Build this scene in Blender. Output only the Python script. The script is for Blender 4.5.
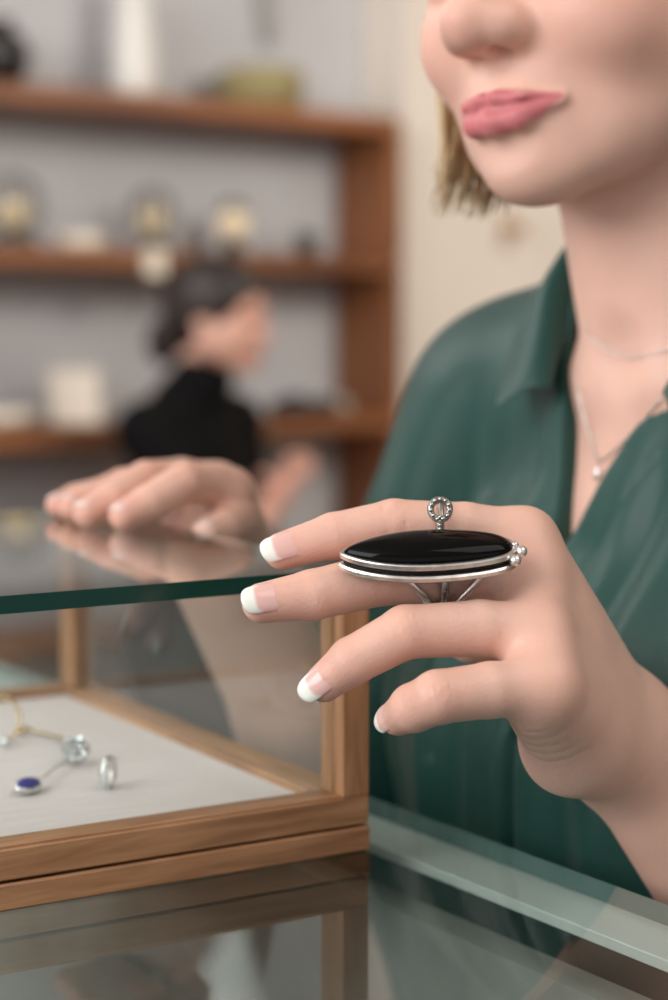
import bpy, math, random
import numpy as np
from mathutils import Vector, Matrix

for o in list(bpy.data.objects):
    bpy.data.objects.remove(o, do_unlink=True)
scene = bpy.context.scene
COL = scene.collection
random.seed(7)
rng = np.random.default_rng(11)

# ------------------------------------------------------------------ camera, world, lights, exposure
ZC = 1.36                       # eye height of the camera
FPX = 1900.0                    # focal length in pixels of the 668x1000 frame
PITCH = math.radians(5.4)
cam_d = bpy.data.cameras.new('camera')
cam = bpy.data.objects.new('camera', cam_d)
COL.objects.link(cam)
cam.location = (0, 0, ZC)
cam.rotation_euler = (math.pi / 2 - PITCH, 0, 0)
cam_d.sensor_fit = 'HORIZONTAL'
cam_d.sensor_width = 24.0
cam_d.lens = 24.0 * FPX / 668.0
cam_d.clip_start = 0.02
cam_d.dof.use_dof = True
cam_d.dof.focus_distance = 0.672
cam_d.dof.aperture_fstop = 5.2
scene.camera = cam

w = bpy.data.worlds.new('world')
scene.world = w
w.use_nodes = True
w.node_tree.nodes['Background'].inputs[0].default_value = (0.97, 0.97, 1.0, 1)
w.node_tree.nodes['Background'].inputs[1].default_value = 0.66

scene.view_settings.view_transform = 'Standard'
scene.view_settings.look = 'None'
scene.view_settings.exposure = 0.15
scene.view_settings.gamma = 1.0
scene.view_settings.use_curve_mapping = False
try:
    scene.cycles.use_denoising = True
    scene.cycles.max_bounces = 10
    scene.cycles.transparent_max_bounces = 24
    scene.cycles.caustics_reflective = False
    scene.cycles.caustics_refractive = False
    scene.cycles.sample_clamp_indirect = 6.0
except Exception:
    pass


def area(name, loc, target, sx, sy, power, color):
    d = bpy.data.lights.new(name, 'AREA')
    d.shape = 'RECTANGLE'
    d.size, d.size_y, d.energy, d.color = sx, sy, power, color
    o = bpy.data.objects.new(name, d)
    COL.objects.link(o)
    o.location = loc
    o.rotation_euler = (Vector(target) - Vector(loc)).to_track_quat('-Z', 'Y').to_euler()
    return o


area('shopfront_daylight', (-1.9, -0.5, 2.35), (0.1, 0.8, 1.3), 1.8, 1.6, 58, (1.0, 0.975, 0.965))
area('overhead_fill', (0.75, 0.15, 2.7), (0.15, 0.8, 1.2), 1.3, 1.3, 12, (1.0, 0.97, 0.93))  # unseen fill from the right, added to brighten the back of the hand
area('shelf_fill', (-1.6, 2.0, 2.6), (0.0, 4.3, 1.2), 1.6, 1.2, 42, (1.0, 0.97, 0.95))  # added area light, out of view, brightening the wall behind the shelves
area('back_room_lamp', (1.9, 2.6, 2.6), (0.9, 4.5, 1.5), 0.9, 0.9, 46, (1.0, 0.93, 0.84))


# ------------------------------------------------------------------ helpers
def lin(r, g, b):
    f = lambda c: c / 12.92 if c <= 0.04045 else ((c + 0.055) / 1.055) ** 2.4
    return (f(r / 255), f(g / 255), f(b / 255), 1.0)


CP, SP = math.cos(PITCH), math.sin(PITCH)


def ray(px, py):
    u, v = (px - 334) / FPX, (500 - py) / FPX
    return np.array([u, CP + v * SP, v * CP - SP])


def P(px, py, Y):
    """The place in the room at depth Y along the sight line of a point of the photograph."""
    d = ray(px, py)
    return np.array([0, 0, ZC]) + d * (Y / d[1])


def PZ(px, py, z):
    d = ray(px, py)
    return np.array([0, 0, ZC]) + d * ((z - ZC) / d[2])


def nrm(v):
    v = np.asarray(v, float)
    return v / (np.linalg.norm(v) + 1e-12)


class Frame:
    def __init__(s, o, ex, ey, ez):
        s.o = np.asarray(o, float)
        s.M = np.stack([nrm(ex), nrm(ey), nrm(ez)], 1)

    def __call__(s, x, y, z):
        return s.o + s.M @ np.array([x, y, z], float)


def link(ob, parent=None):
    COL.objects.link(ob)
    if parent is not None:
        ob.parent = parent
    return ob


def tag(o, label=None, cat=None, group=None, kind=None):
    if label: o['label'] = label
    if cat: o['category'] = cat
    if group: o['group'] = group
    if kind: o['kind'] = kind
    return o


def empty(name, loc=(0, 0, 0), rz=0.0):
    o = bpy.data.objects.new(name, None)
    o.empty_display_size = 0.02
    o.location = loc
    o.rotation_euler = (0, 0, rz)
    return link(o)


def mesh_obj(name, V, Fs, mat, parent=None, smooth=True, world=False):
    me = bpy.data.meshes.new(name)
    V = np.asarray(V, float)
    if world and parent is not None:
        M = np.array(parent.matrix_basis.inverted())
        V = V @ M[:3, :3].T + M[:3, 3]
    me.from_pydata([tuple(v) for v in V], [], [tuple(int(i) for i in f) for f in Fs])
    if smooth:
        me.polygons.foreach_set('use_smooth', np.ones(len(me.polygons), bool))
    for m in (mat if isinstance(mat, (list, tuple)) else [mat]):
        me.materials.append(m)
    me.update()
    return link(bpy.data.objects.new(name, me), parent)


class MB:
    """Collects simple solids, then links them as one mesh."""
    def __init__(s):
        s.V, s.F, s.S = [], [], []

    def add(s, V, F, smooth=False):
        n = len(s.V)
        s.V += [tuple(v) for v in V]
        s.F += [tuple(i + n for i in f) for f in F]
        s.S += [smooth] * len(F)
        return s

    def box(s, x0, x1, y0, y1, z0, z1, b=0.0, M=None):
        if b <= 0:
            V = [(x, y, z) for z in (z0, z1) for y in (y0, y1) for x in (x0, x1)]
            F = [(0, 2, 3, 1), (4, 5, 7, 6), (0, 1, 5, 4), (1, 3, 7, 5), (3, 2, 6, 7), (2, 0, 4, 6)]
        else:
            V, idx = [], {}
            for ix, X in enumerate((x0, x1)):
                for iy, Y in enumerate((y0, y1)):
                    for iz, Z in enumerate((z0, z1)):
                        sx, sy, sz = (1 - 2 * ix) * b, (1 - 2 * iy) * b, (1 - 2 * iz) * b
                        for a, p in enumerate(((X, Y + sy, Z + sz), (X + sx, Y, Z + sz), (X + sx, Y + sy, Z))):
                            idx[ix, iy, iz, a] = len(V)
                            V.append(p)
            F = []
            for a in range(3):
                for e in (0, 1):
                    q = []
                    for (p, r) in ((0, 0), (1, 0), (1, 1), (0, 1)):
                        k = [0, 0, 0]; k[a] = e; k[(a + 1) % 3] = p; k[(a + 2) % 3] = r
                        q.append(idx[k[0], k[1], k[2], a])
                    F.append(tuple(q) if e else tuple(q[::-1]))
            for a in range(3):
                p, r = (a + 1) % 3, (a + 2) % 3
                for ep in (0, 1):
                    for er in (0, 1):
                        k0 = [0, 0, 0]; k0[p] = ep; k0[r] = er
                        k1 = list(k0); k1[a] = 1
                        q = (idx[(*k0, p)], idx[(*k1, p)], idx[(*k1, r)], idx[(*k0, r)])
                        F.append(q if (ep == er) else q[::-1])
            for ix in (0, 1):
                for iy in (0, 1):
                    for iz in (0, 1):
                        q = tuple(idx[ix, iy, iz, a] for a in range(3))
                        F.append(q if (ix + iy + iz) % 2 else q[::-1])
        if M is not None:
            V = [tuple(M @ Vector(v)) for v in V]
        return s.add(V, F)

    def tube(s, pts, rad, n=10, closed=False, flat=None):
        pts = np.asarray(pts, float)
        m = len(pts)
        rad = np.broadcast_to(np.asarray(rad, float), (m,))
        if closed:
            T = np.roll(pts, -1, 0) - np.roll(pts, 1, 0)
        else:
            T = np.gradient(pts, axis=0)
        T = T / (np.linalg.norm(T, axis=1, keepdims=True) + 1e-12)
        ref = np.array([0, 0, 1.0]) if abs(T[0][2]) < 0.9 else np.array([1.0, 0, 0])
        a = nrm(np.cross(ref, T[0]))
        V = []
        for i in range(m):
            a = nrm(a - T[i] * (a @ T[i]))
            b = np.cross(T[i], a)
            for k in range(n):
                t = 2 * math.pi * k / n
                V.append(pts[i] + rad[i] * (a * math.cos(t) + b * math.sin(t) * (flat or 1)))
        F = []
        for i in range(m if closed else m - 1):
            j = (i + 1) % m
            for k in range(n):
                l = (k + 1) % n
                F.append((i * n + k, i * n + l, j * n + l, j * n + k))
        if not closed:
            F.append(tuple(range(n))[::-1])
            F.append(tuple(range((m - 1) * n, m * n)))
        return s.add(V, F, True)

    def lathe(s, prof, n=28, o=(0, 0, 0), M=None):
        V = []
        for (r, z) in prof:
            for k in range(n):
                t = 2 * math.pi * k / n
                V.append((o[0] + r * math.cos(t), o[1] + r * math.sin(t), o[2] + z))
        F = []
        for i in range(len(prof) - 1):
            for k in range(n):
                l = (k + 1) % n
                F.append((i * n + k, i * n + l, (i + 1) * n + l, (i + 1) * n + k))
        F.append(tuple(range(n))[::-1])
        F.append(tuple(range((len(prof) - 1) * n, len(prof) * n)))
        if M is not None:
            V = [tuple(M @ Vector(v)) for v in V]
        return s.add(V, F, True)

    def ball(s, c, r, n=14, m=9, sc=(1, 1, 1)):
        prof = [(max(1e-5, r * math.sin(math.pi * i / m)), -r * math.cos(math.pi * i / m)) for i in range(m + 1)]
        M = Matrix.Translation(Vector(c)) @ Matrix.Diagonal((*sc, 1))
        return s.lathe(prof, n, M=M)

    def build(s, name, mat, parent=None, world=False):
        o = mesh_obj(name, s.V, s.F, mat, parent, smooth=False, world=world)
        o.data.polygons.foreach_set('use_smooth', np.array(s.S, bool))
        return o


# ------------------------------------------------------------------ materials
def mat(name, color, rough=0.5, metal=0.0, spec=0.5, **kw):
    m = bpy.data.materials.new(name)
    m.use_nodes = True
    b = m.node_tree.nodes['Principled BSDF']
    b.inputs['Base Color'].default_value = color
    b.inputs['Roughness'].default_value = rough
    b.inputs['Metallic'].default_value = metal
    b.inputs['Specular IOR Level'].default_value = spec
    for k, v in kw.items():
        b.inputs[k].default_value = v
    return m


def nodes(m):
    return m.node_tree.nodes, m.node_tree.links, m.node_tree.nodes['Principled BSDF']


def noise_color(m, c1, c2, scale=(1, 1, 1), nscale=5, detail=4, lo=0.35, hi=0.65, bump=0.0, dist=0.001, distort=0.0):
    N, L, b = nodes(m)
    tc = N.new('ShaderNodeTexCoord')
    mp = N.new('ShaderNodeMapping'); mp.inputs['Scale'].default_value = scale
    nz = N.new('ShaderNodeTexNoise'); nz.inputs['Scale'].default_value = nscale
    nz.inputs['Detail'].default_value = detail
    nz.inputs['Distortion'].default_value = distort
    cr = N.new('ShaderNodeValToRGB')
    cr.color_ramp.elements[0].position, cr.color_ramp.elements[0].color = lo, c1
    cr.color_ramp.elements[1].position, cr.color_ramp.elements[1].color = hi, c2
    L.new(tc.outputs['Object'], mp.inputs[0]); L.new(mp.outputs[0], nz.inputs[0])
    L.new(nz.outputs[0], cr.inputs[0]); L.new(cr.outputs[0], b.inputs['Base Color'])
    if bump:
        bp = N.new('ShaderNodeBump'); bp.inputs['Strength'].default_value = bump
        bp.inputs['Distance'].default_value = dist
        L.new(nz.outputs[0], bp.inputs['Height']); L.new(bp.outputs[0], b.inputs['Normal'])
    return m


def wood(name, axis, c1, c2, nscale=60, rough=0.45):
    sc = [1.0, 1.0, 1.0]; sc[axis] = 0.09
    return noise_color(mat(name, c1, rough, spec=0.4), c1, c2, sc, nscale, 5, 0.3, 0.7, 0.12, 0.0006, 0.6)


OAK1, OAK2 = lin(146, 102, 68), lin(196, 148, 108)
OAK = [wood('oak_%s' % 'xyz'[i], i, OAK1, OAK2, 190) for i in range(3)]
WAL1, WAL2 = lin(108, 66, 40), lin(158, 102, 62)
WAL = [wood('walnut_%s' % 'xyz'[i], i, WAL1, WAL2, 22) for i in range(3)]


def glass(name, tint, boost=1.0):
    m = bpy.data.materials.new(name); m.use_nodes = True
    N, L = m.node_tree.nodes, m.node_tree.links
    N.clear()
    out = N.new('ShaderNodeOutputMaterial')
    tr = N.new('ShaderNodeBsdfTransparent'); tr.inputs[0].default_value = tint
    gl = N.new('ShaderNodeBsdfGlossy'); gl.inputs['Roughness'].default_value = 0.0
    gl.inputs[0].default_value = (0.95, 0.98, 0.97, 1)
    fr = N.new('ShaderNodeFresnel'); fr.inputs[0].default_value = 1.5
    # both faces of a thin pane together: 2R / (1 + R), carried by the outer face
    a = N.new('ShaderNodeMath'); a.operation = 'ADD'; a.inputs[1].default_value = 1.0
    d = N.new('ShaderNodeMath'); d.operation = 'DIVIDE'
    t2 = N.new('ShaderNodeMath'); t2.operation = 'MULTIPLY'; t2.inputs[1].default_value = 2.0 * boost
    geo = N.new('ShaderNodeNewGeometry')
    inv = N.new('ShaderNodeMath'); inv.operation = 'SUBTRACT'; inv.inputs[0].default_value = 1.0
    f = N.new('ShaderNodeMath'); f.operation = 'MULTIPLY'; f.use_clamp = True
    mx = N.new('ShaderNodeMixShader')
    L.new(fr.outputs[0], a.inputs[0]); L.new(fr.outputs[0], t2.inputs[0])
    L.new(t2.outputs[0], d.inputs[0]); L.new(a.outputs[0], d.inputs[1])
    L.new(geo.outputs['Backfacing'], inv.inputs[1])
    L.new(d.outputs[0], f.inputs[0]); L.new(inv.outputs[0], f.inputs[1])
    L.new(f.outputs[0], mx.inputs[0]); L.new(tr.outputs[0], mx.inputs[1]); L.new(gl.outputs[0], mx.inputs[2])
    L.new(mx.outputs[0], out.inputs[0])
    return m


G_PANE = glass('clear_glass', (0.965, 0.985, 0.98, 1))
G_TOP = glass('top_glass', (0.955, 0.98, 0.97, 1))
G_COUNTER = glass('counter_glass', (0.88, 0.93, 0.92, 1), 0.8)
G_EDGE = mat('green_glass_edge', lin(8, 62, 54), 0.14, spec=0.4)
G_EDGE_PALE = mat('pale_glass_edge', lin(84, 108, 104), 0.12, spec=0.6)

SKIN = mat('skin', lin(224, 178, 156), 0.46, spec=0.38)
N_, L_, B_ = nodes(SKIN)
at = N_.new('ShaderNodeAttribute'); at.attribute_name = 'tint'
nz = N_.new('ShaderNodeTexNoise'); nz.inputs['Scale'].default_value = 55; nz.inputs['Detail'].default_value = 3
mr = N_.new('ShaderNodeMapRange'); mr.inputs[3].default_value = 0.93; mr.inputs[4].default_value = 1.05
mulc = N_.new('ShaderNodeVectorMath'); mulc.operation = 'SCALE'
tc_ = N_.new('ShaderNodeTexCoord')
L_.new(tc_.outputs['Object'], nz.inputs[0]); L_.new(nz.outputs[0], mr.inputs[0])
L_.new(at.outputs['Color'], mulc.inputs[0]); L_.new(mr.outputs[0], mulc.inputs['Scale'])
L_.new(mulc.outputs[0], B_.inputs['Base Color'])
B_.inputs['Subsurface Weight'].default_value = 0.30
B_.inputs['Subsurface Radius'].default_value = (1.0, 0.42, 0.25)
B_.inputs['Subsurface Scale'].default_value = 0.0045
nz2 = N_.new('ShaderNodeTexVoronoi'); nz2.inputs['Scale'].default_value = 900
bp_ = N_.new('ShaderNodeBump'); bp_.inputs['Strength'].default_value = 0.22; bp_.inputs['Distance'].default_value = 0.0004
L_.new(tc_.outputs['Object'], nz2.inputs['Vector']); L_.new(nz2.outputs['Distance'], bp_.inputs['Height'])
L_.new(bp_.outputs[0], B_.inputs['Normal'])

NAIL = mat('nail_varnish', lin(232, 190, 184), 0.16, spec=0.5)
n2, l2, b2 = nodes(NAIL)
at2 = n2.new('ShaderNodeAttribute'); at2.attribute_name = 'tint'
l2.new(at2.outputs['Color'], b2.inputs['Base Color'])
b2.inputs['Subsurface Weight'].default_value = 0.15
b2.inputs['Subsurface Scale'].default_value = 0.002

SATIN = mat('green_satin', lin(34, 80, 72), 0.45, spec=0.3)
noise_color(SATIN, lin(27, 66, 60), lin(31, 73, 66), (1, 1, 1), 14, 3)
SATIN.node_tree.nodes['Principled BSDF'].inputs['Sheen Weight'].default_value = 0.08
BLACKTOP = noise_color(mat('black_knit', lin(11, 11, 12), 0.9, spec=0.15), lin(8, 8, 9), lin(14, 14, 15), (1, 1, 1), 60, 3)
BLOND = noise_color(mat('blond_hair', lin(190, 160, 116), 0.42), lin(150, 120, 80), lin(214, 188, 146), (60, 60, 3), 6, 3)
DARKHAIR = noise_color(mat('dark_hair', lin(46, 34, 30), 0.5), lin(26, 19, 17), lin(44, 32, 28), (40, 40, 4), 6, 3)
ONYX = mat('onyx', (0.003, 0.003, 0.003, 1), 0.08, spec=0.12)
GROOVE = mat('blackened_silver', lin(30, 29, 28), 0.5, 0.6)
SILVER = noise_color(mat('silver', lin(232, 228, 224), 0.34, 1.0), lin(220, 216, 212), lin(242, 240, 236), (1, 1, 1), 300, 3)
SILVER_DARK = mat('oxidised_silver', lin(96, 94, 92), 0.4, 1.0)
SILVER_GREY = mat('grey_silver', lin(158, 156, 150), 0.35, 1.0)
MARCASITE = mat('marcasite', lin(186, 188, 184), 0.15, 1.0)
GOLD = mat('gold', lin(222, 196, 150), 0.22, 1.0)
EYE = mat('eye_white', lin(232, 228, 222), 0.1)
IRIS = mat('iris', lin(70, 100, 110), 0.1)
BLUE = mat('blue_stone', lin(40, 52, 150), 0.08, spec=0.7)
GEM = mat('clear_stone', lin(240, 246, 248), 0.06, 0.8, spec=1.0)
LINEN = noise_color(mat('tray_linen', lin(230, 222, 221), 0.8), lin(224, 216, 214), lin(238, 230, 229), (9, 260, 1), 3, 3, bump=0.2, dist=0.0003)


# ------------------------------------------------------------------ signed-distance modelling
class SDF:
    def __init__(s, lo, hi, h):
        s.lo = np.asarray(lo, float); s.h = h
        n = np.ceil((np.asarray(hi, float) - s.lo) / h).astype(int) + 1
        s.n = n
        s.d = np.full(tuple(n), 0.05, np.float32)
        s.ax = [(s.lo[i] + h * np.arange(n[i])).astype(np.float32) for i in range(3)]

    def _sl(s, lo, hi):
        a = np.clip(np.floor((lo - s.lo) / s.h).astype(int), 0, s.n)
        b = np.clip(np.ceil((hi - s.lo) / s.h).astype(int) + 1, 0, s.n)
        if np.any(b - a <= 0):
            return None
        sl = tuple(slice(a[i], b[i]) for i in range(3))
        X = s.ax[0][sl[0]][:, None, None]; Y = s.ax[1][sl[1]][None, :, None]; Z = s.ax[2][sl[2]][None, None, :]
        return sl, X, Y, Z

    def _op(s, sl, b, k, sub):
        a = s.d[sl]
        if sub:
            b = -b
            hh = np.clip(0.5 - 0.5 * (b - a) / k, 0, 1)
            s.d[sl] = b * (1 - hh) * 1.0 + a * hh + k * hh * (1 - hh)
        else:
            hh = np.clip(0.5 + 0.5 * (b - a) / k, 0, 1)
            s.d[sl] = b * (1 - hh) + a * hh - k * hh * (1 - hh)

    def cone(s, a, b, ra, rb, k=0.004, sub=False):
        a = np.asarray(a, float); b = np.asarray(b, float)
        m = max(ra, rb) + k + 3 * s.h
        q = s._sl(np.minimum(a, b) - m, np.maximum(a, b) + m)
        if q is None: return s
        sl, X, Y, Z = q
        ab = (b - a); L2 = float(ab @ ab) + 1e-12
        t = np.clip(((X - a[0]) * ab[0] + (Y - a[1]) * ab[1] + (Z - a[2]) * ab[2]) / L2, 0, 1).astype(np.float32)
        d = np.sqrt((X - a[0] - t * ab[0]) ** 2 + (Y - a[1] - t * ab[1]) ** 2 + (Z - a[2] - t * ab[2]) ** 2) - (ra + (rb - ra) * t)
        s._op(sl, d.astype(np.float32), k, sub)
        return s

    def chain(s, pts, rs, k=0.004, sub=False):
        for i in range(len(pts) - 1):
            s.cone(pts[i], pts[i + 1], rs[i], rs[i + 1], k, sub)
        return s

    def ell(s, c, r, M=None, k=0.004, sub=False):
        c = np.asarray(c, float); r = np.asarray(r, float)
        M = np.eye(3) if M is None else M
        ext = np.sqrt(((M * r) ** 2).sum(1)) + k + 3 * s.h
        q = s._sl(c - ext, c + ext)
        if q is None: return s
        sl, X, Y, Z = q
        X = X - c[0]; Y = Y - c[1]; Z = Z - c[2]
        u = [(X * M[0, i] + Y * M[1, i] + Z * M[2, i]) for i in range(3)]
        k0 = np.sqrt(sum((u[i] / r[i]) ** 2 for i in range(3)))
        k1 = np.sqrt(sum((u[i] / r[i] ** 2) ** 2 for i in range(3))) + 1e-6
        d = k0 * (k0 - 1) / k1
        s._op(sl, d.astype(np.float32), k, sub)
        return s

    def merge(s, o, k):
        s._op((slice(None),) * 3, o.d, k, False)
        return s

    def coords(s):
        return s.ax[0][:, None, None], s.ax[1][None, :, None], s.ax[2][None, None, :]

    def mesh(s, relax=2):
        d, h = s.d, s.h
        d = d.copy()
        for a in range(3):                                   # close the surface at the border of the block
            ix = [slice(None)] * 3
            for e in (0, -1):
                ix[a] = e
                d[tuple(ix)] = np.maximum(d[tuple(ix)], 0.3 * h)
        ins = d < 0
        c = np.zeros(tuple(np.array(d.shape) - 1), np.int8)
        sh = d.shape
        def cor(A, i, j, k): return A[i:sh[0] - 1 + i, j:sh[1] - 1 + j, k:sh[2] - 1 + k]
        CR = [(i, j, k) for i in (0, 1) for j in (0, 1) for k in (0, 1)]
        for q in CR: c += cor(ins, *q).astype(np.int8)
        I = np.argwhere((c > 0) & (c < 8))
        D = np.stack([d[I[:, 0] + q[0], I[:, 1] + q[1], I[:, 2] + q[2]] for q in CR], 1)
        acc = np.zeros((len(I), 3)); cnt = np.zeros(len(I))
        for x in range(8):
            for y in range(x + 1, 8):
                e = np.array(CR[y]) - np.array(CR[x])
                if np.abs(e).sum() != 1: continue
                da, db = D[:, x], D[:, y]
                m = (da < 0) != (db < 0)
                t = np.where(m, da / np.where(m, da - db, 1), 0)
                p = np.array(CR[x])[None] + t[:, None] * e[None]
                acc += np.where(m[:, None], p, 0); cnt += m
        V = s.lo + h * (I + acc / cnt[:, None])
        vid = np.full(c.shape, -1, np.int64)
        vid[tuple(I.T)] = np.arange(len(I))
        Fs = []
        for a in range(3):
            i0 = [slice(1, -1)] * 3; i1 = [slice(1, -1)] * 3
            i0[a] = slice(0, -1); i1[a] = slice(1, None)
            A, B = ins[tuple(i0)], ins[tuple(i1)]
            E = np.argwhere(A != B)
            if len(E) == 0: continue
            s0 = A[tuple(E.T)]
            base = E.copy()
            for q in range(3):
                if q != a: base[:, q] += 1
            p, r = (a + 1) % 3, (a + 2) % 3
            def cell(dp, dr):
                g = base.copy(); g[:, p] -= dp; g[:, r] -= dr
                return vid[tuple(g.T)]
            Q = np.stack([cell(1, 1), cell(0, 1), cell(0, 0), cell(1, 0)], 1)
            Q[~s0] = Q[~s0][:, ::-1]
            Fs.append(Q)
        F = np.concatenate(Fs)
        E = np.concatenate([F[:, [0, 1]], F[:, [1, 2]], F[:, [2, 3]], F[:, [3, 0]]])
        for it in range(relax):
            for lam in (0.5, -0.52):
                deg = np.bincount(E[:, 0], minlength=len(V)) + np.bincount(E[:, 1], minlength=len(V)) + 1e-9
                S = np.stack([np.bincount(E[:, 0], V[E[:, 1], i], len(V)) + np.bincount(E[:, 1], V[E[:, 0], i], len(V)) for i in range(3)], 1)
                V = V + lam * (S / deg[:, None] - V)
        return V, F


def np_mesh(name, V, F, mat, parent=None, tint=None):
    me = bpy.data.meshes.new(name)
    me.vertices.add(len(V)); me.vertices.foreach_set('co', np.asarray(V, np.float32).ravel())
    me.loops.add(F.size); me.loops.foreach_set('vertex_index', F.astype(np.int32).ravel())
    me.polygons.add(len(F))
    me.polygons.foreach_set('loop_start', np.arange(0, F.size, 4, dtype=np.int32))
    me.polygons.foreach_set('loop_total', np.full(len(F), 4, np.int32))
    me.update(calc_edges=True)
    me.polygons.foreach_set('use_smooth', np.ones(len(F), bool))
    if tint is not None:
        ca = me.color_attributes.new('tint', 'FLOAT_COLOR', 'POINT')
        c = np.ones((len(V), 4), np.float32); c[:, :3] = tint
        ca.data.foreach_set('color', c.ravel())
    me.materials.append(mat)
    me.validate()
    return link(bpy.data.objects.new(name, me), parent)


def seg_dist(V, a, b):
    a = np.asarray(a); b = np.asarray(b); ab = b - a
    t = np.clip(((V - a) @ ab) / (ab @ ab + 1e-12), 0, 1)
    return np.linalg.norm(V - a - t[:, None] * ab, axis=1)


def sstep(x, a, b):
    t = np.clip((x - a) / (b - a), 0, 1)
    return t * t * (3 - 2 * t)


# ------------------------------------------------------------------ the room
STRUCT = dict(kind='structure')
WALLP = noise_color(mat('wall_grey', lin(184, 184, 186), 0.9), lin(180, 180, 182), lin(188, 188, 190), (1, 1, 1), 3)
WALLB = noise_color(mat('wall_beige', lin(222, 213, 202), 0.9), lin(219, 210, 199), lin(225, 216, 205), (1, 1, 1), 3)
FLOORM = wood('floor_oak', 0, lin(120, 92, 70), lin(160, 128, 98), 12)
CEILM = mat('ceiling_white', lin(226, 224, 220), 0.9)

SH = Frame((0.154, 4.4, 0), (0.76, 0.65, 0), (-0.65, 0.76, 0), (0, 0, 1))      # along the shelf, into the wall, up
SH_RZ = math.atan2(0.65, 0.76)
wb = empty('x')
bpy.data.objects.remove(wb)


def boxed(name, fr, rz, x0, x1, y0, y1, z0, z1, m, parent=None):
    b = MB().box(x0, x1, y0, y1, z0, z1)
    o = b.build(name, m, parent)
    o.location = fr.o; o.rotation_euler = (0, 0, rz)
    return o


o = MB().box(-4.5, 5, -3.5, 9, -0.1, 0).build('floor', FLOORM); tag(o, **STRUCT)
o = MB().box(-4.5, 5, -3.5, 9, 2.9, 3.0).build('ceiling', CEILM); tag(o, **STRUCT)
tag(boxed('wall_back', SH, SH_RZ, -5.2, 0.10, 0.20, 0.35, 0, 2.9, WALLP), **STRUCT)
tag(MB().box(4.6, 4.75, -3.5, 9, 0, 2.9).build('wall_side', WALLB), **STRUCT)
tag(boxed('wall_right', SH, SH_RZ, 0.06, 4.2, 0.06, 0.20, 0, 2.9, WALLB), **STRUCT)


# ------------------------------------------------------------------ heads
def head_field(S, H, g=1.0, fine=True):
    """A face and skull grown in the head frame H (x right, y forward, z up, metres from the eye line)."""
    q = lambda x, y, z: H(x * g, y * g, z * g)
    e = lambda c, r, k=8, sub=False, M=None: S.ell(q(*[v / 1000 for v in c]), np.array(r) / 1000 * g, H.M if M is None else H.M @ M, k / 1000 * g, sub)
    c = lambda a, b, ra, rb, k=6, sub=False: S.cone(q(*[v / 1000 for v in a]), q(*[v / 1000 for v in b]), ra / 1000 * g, rb / 1000 * g, k / 1000 * g, sub)
    e((0, -8, 30), (72, 92, 80), 10)
    e((0, 34, -26), (59, 50, 70), 18)
    for sx in (1, -1):
        c((sx * 52, 4, -61), (sx * 14, 60, -87), 13, 13.5, 24)
        c((sx * 56, -2, -20), (sx * 52, 4, -61), 13, 13, 20)
        e((sx * 36, 57, -31), (21, 22, 22), 18)
        e((sx * 27, 45, -68), (18, 20, 22), 16)
        c((sx * 40, 50, -36), (sx * 52, 10, -48), 15, 14, 18)
    e((0, 69, -89), (18, 16, 14.5), 14)
    e((0, 61, -64), (26, 29, 25), 14)
    c((0, 78, 22), (0, 82, 0), 14, 7, 16)
    c((0, 83, 0), (0, 99.5, -25), 6.8, 7.6, 12)
    e((0, 102.5, -29.5), (9.8, 10, 9.0), 8)
    for sx in (1, -1):
        e((sx * 11.4, 90, -33.5), (6.8, 11, 8.0), 9)
        c((sx * 3, 97, -30), (sx * 10.5, 91, -32), 7.5, 7.0, 8)
        e((sx * 31, 84, 0), (17, 12, 11), 14, True)
        c((sx * 12, 86, 17), (sx * 46, 72, 16), 5, 4.5, 14)
        e((sx * 31, 67, 8.5), (16, 13.5, 8.5), 3)
        e((sx * 31, 66.5, -10), (16, 13, 6.5), 4)
    c((0, 90, -38.5), (0, 102, -35), 5, 5.5, 7)
    if fine:
        for sx in (1, -1):
            e((sx * 7.6, 91.5, -43.0), (4.0, 6.6, 4.0), 1.6, True)
            c((sx * 7.4, 91, -43), (sx * 6.5, 87, -35), 3.4, 2.2, 1.6, True)
        # philtrum, lips, the fold under the lower lip
        c((0, 96, -45), (0, 97.5, -55), 1.4, 2.0, 5, True)
        e((0, 95, -83), (20, 7, 5.0), 10, True)
        for sx in (1, -1):
            c((sx * 3.6, 92.4, -61.2), (sx * 14, 88.6, -63.0), 3.4, 3.3, 3)
            c((sx * 14, 88.6, -63.0), (sx * 26, 78.2, -64.0), 3.2, 1.3, 4)
            c((sx * 0, 91.2, -71), (sx * 12, 88.0, -70.4), 5.4, 4.9, 3.5)
            c((sx * 12, 88.0, -70.4), (sx * 26, 77.5, -64.8), 4.6, 1.8, 4)
            c((sx * 0, 97.6, -66.2), (sx * 14, 92.6, -65.4), 1.3, 1.3, 1.2, True)
            c((sx * 14, 92.6, -65.4), (sx * 28, 80.0, -63.4), 1.3, 1.2, 1.2, True)
            c((sx * 28, 83, -63.4), (sx * 31, 81, -61), 1.4, 1.0, 4, True)
    # ears
        for sx in (1, -1):
            e((sx * 70, -4, -12), (6, 17, 30), 5)
            e((sx * 77, -2, -10), (5, 10, 18), 4, True)
            c((sx * 70, 4, -38), (sx * 70, 4, -40), 6, 6, 5)
    # neck
    c((0, -22, -50), (0, -36, -170), 45, 47, 20)


LIP_SEGS = [((3.6, 93, -61.6), (14, 89.6, -63.4), 4.6, 4.2), ((0, 93, -62.6), (3.6, 93, -61.6), 4.0, 4.6), ((14, 89.6, -63.4), (27, 79, -63.8), 4.2, 1.4), ((0, 92.2, -70.6), (12, 89, -70.2), 6.4, 6.0), ((12, 89, -70.2), (27, 78.5, -64.4), 6.0, 1.6)]


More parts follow.
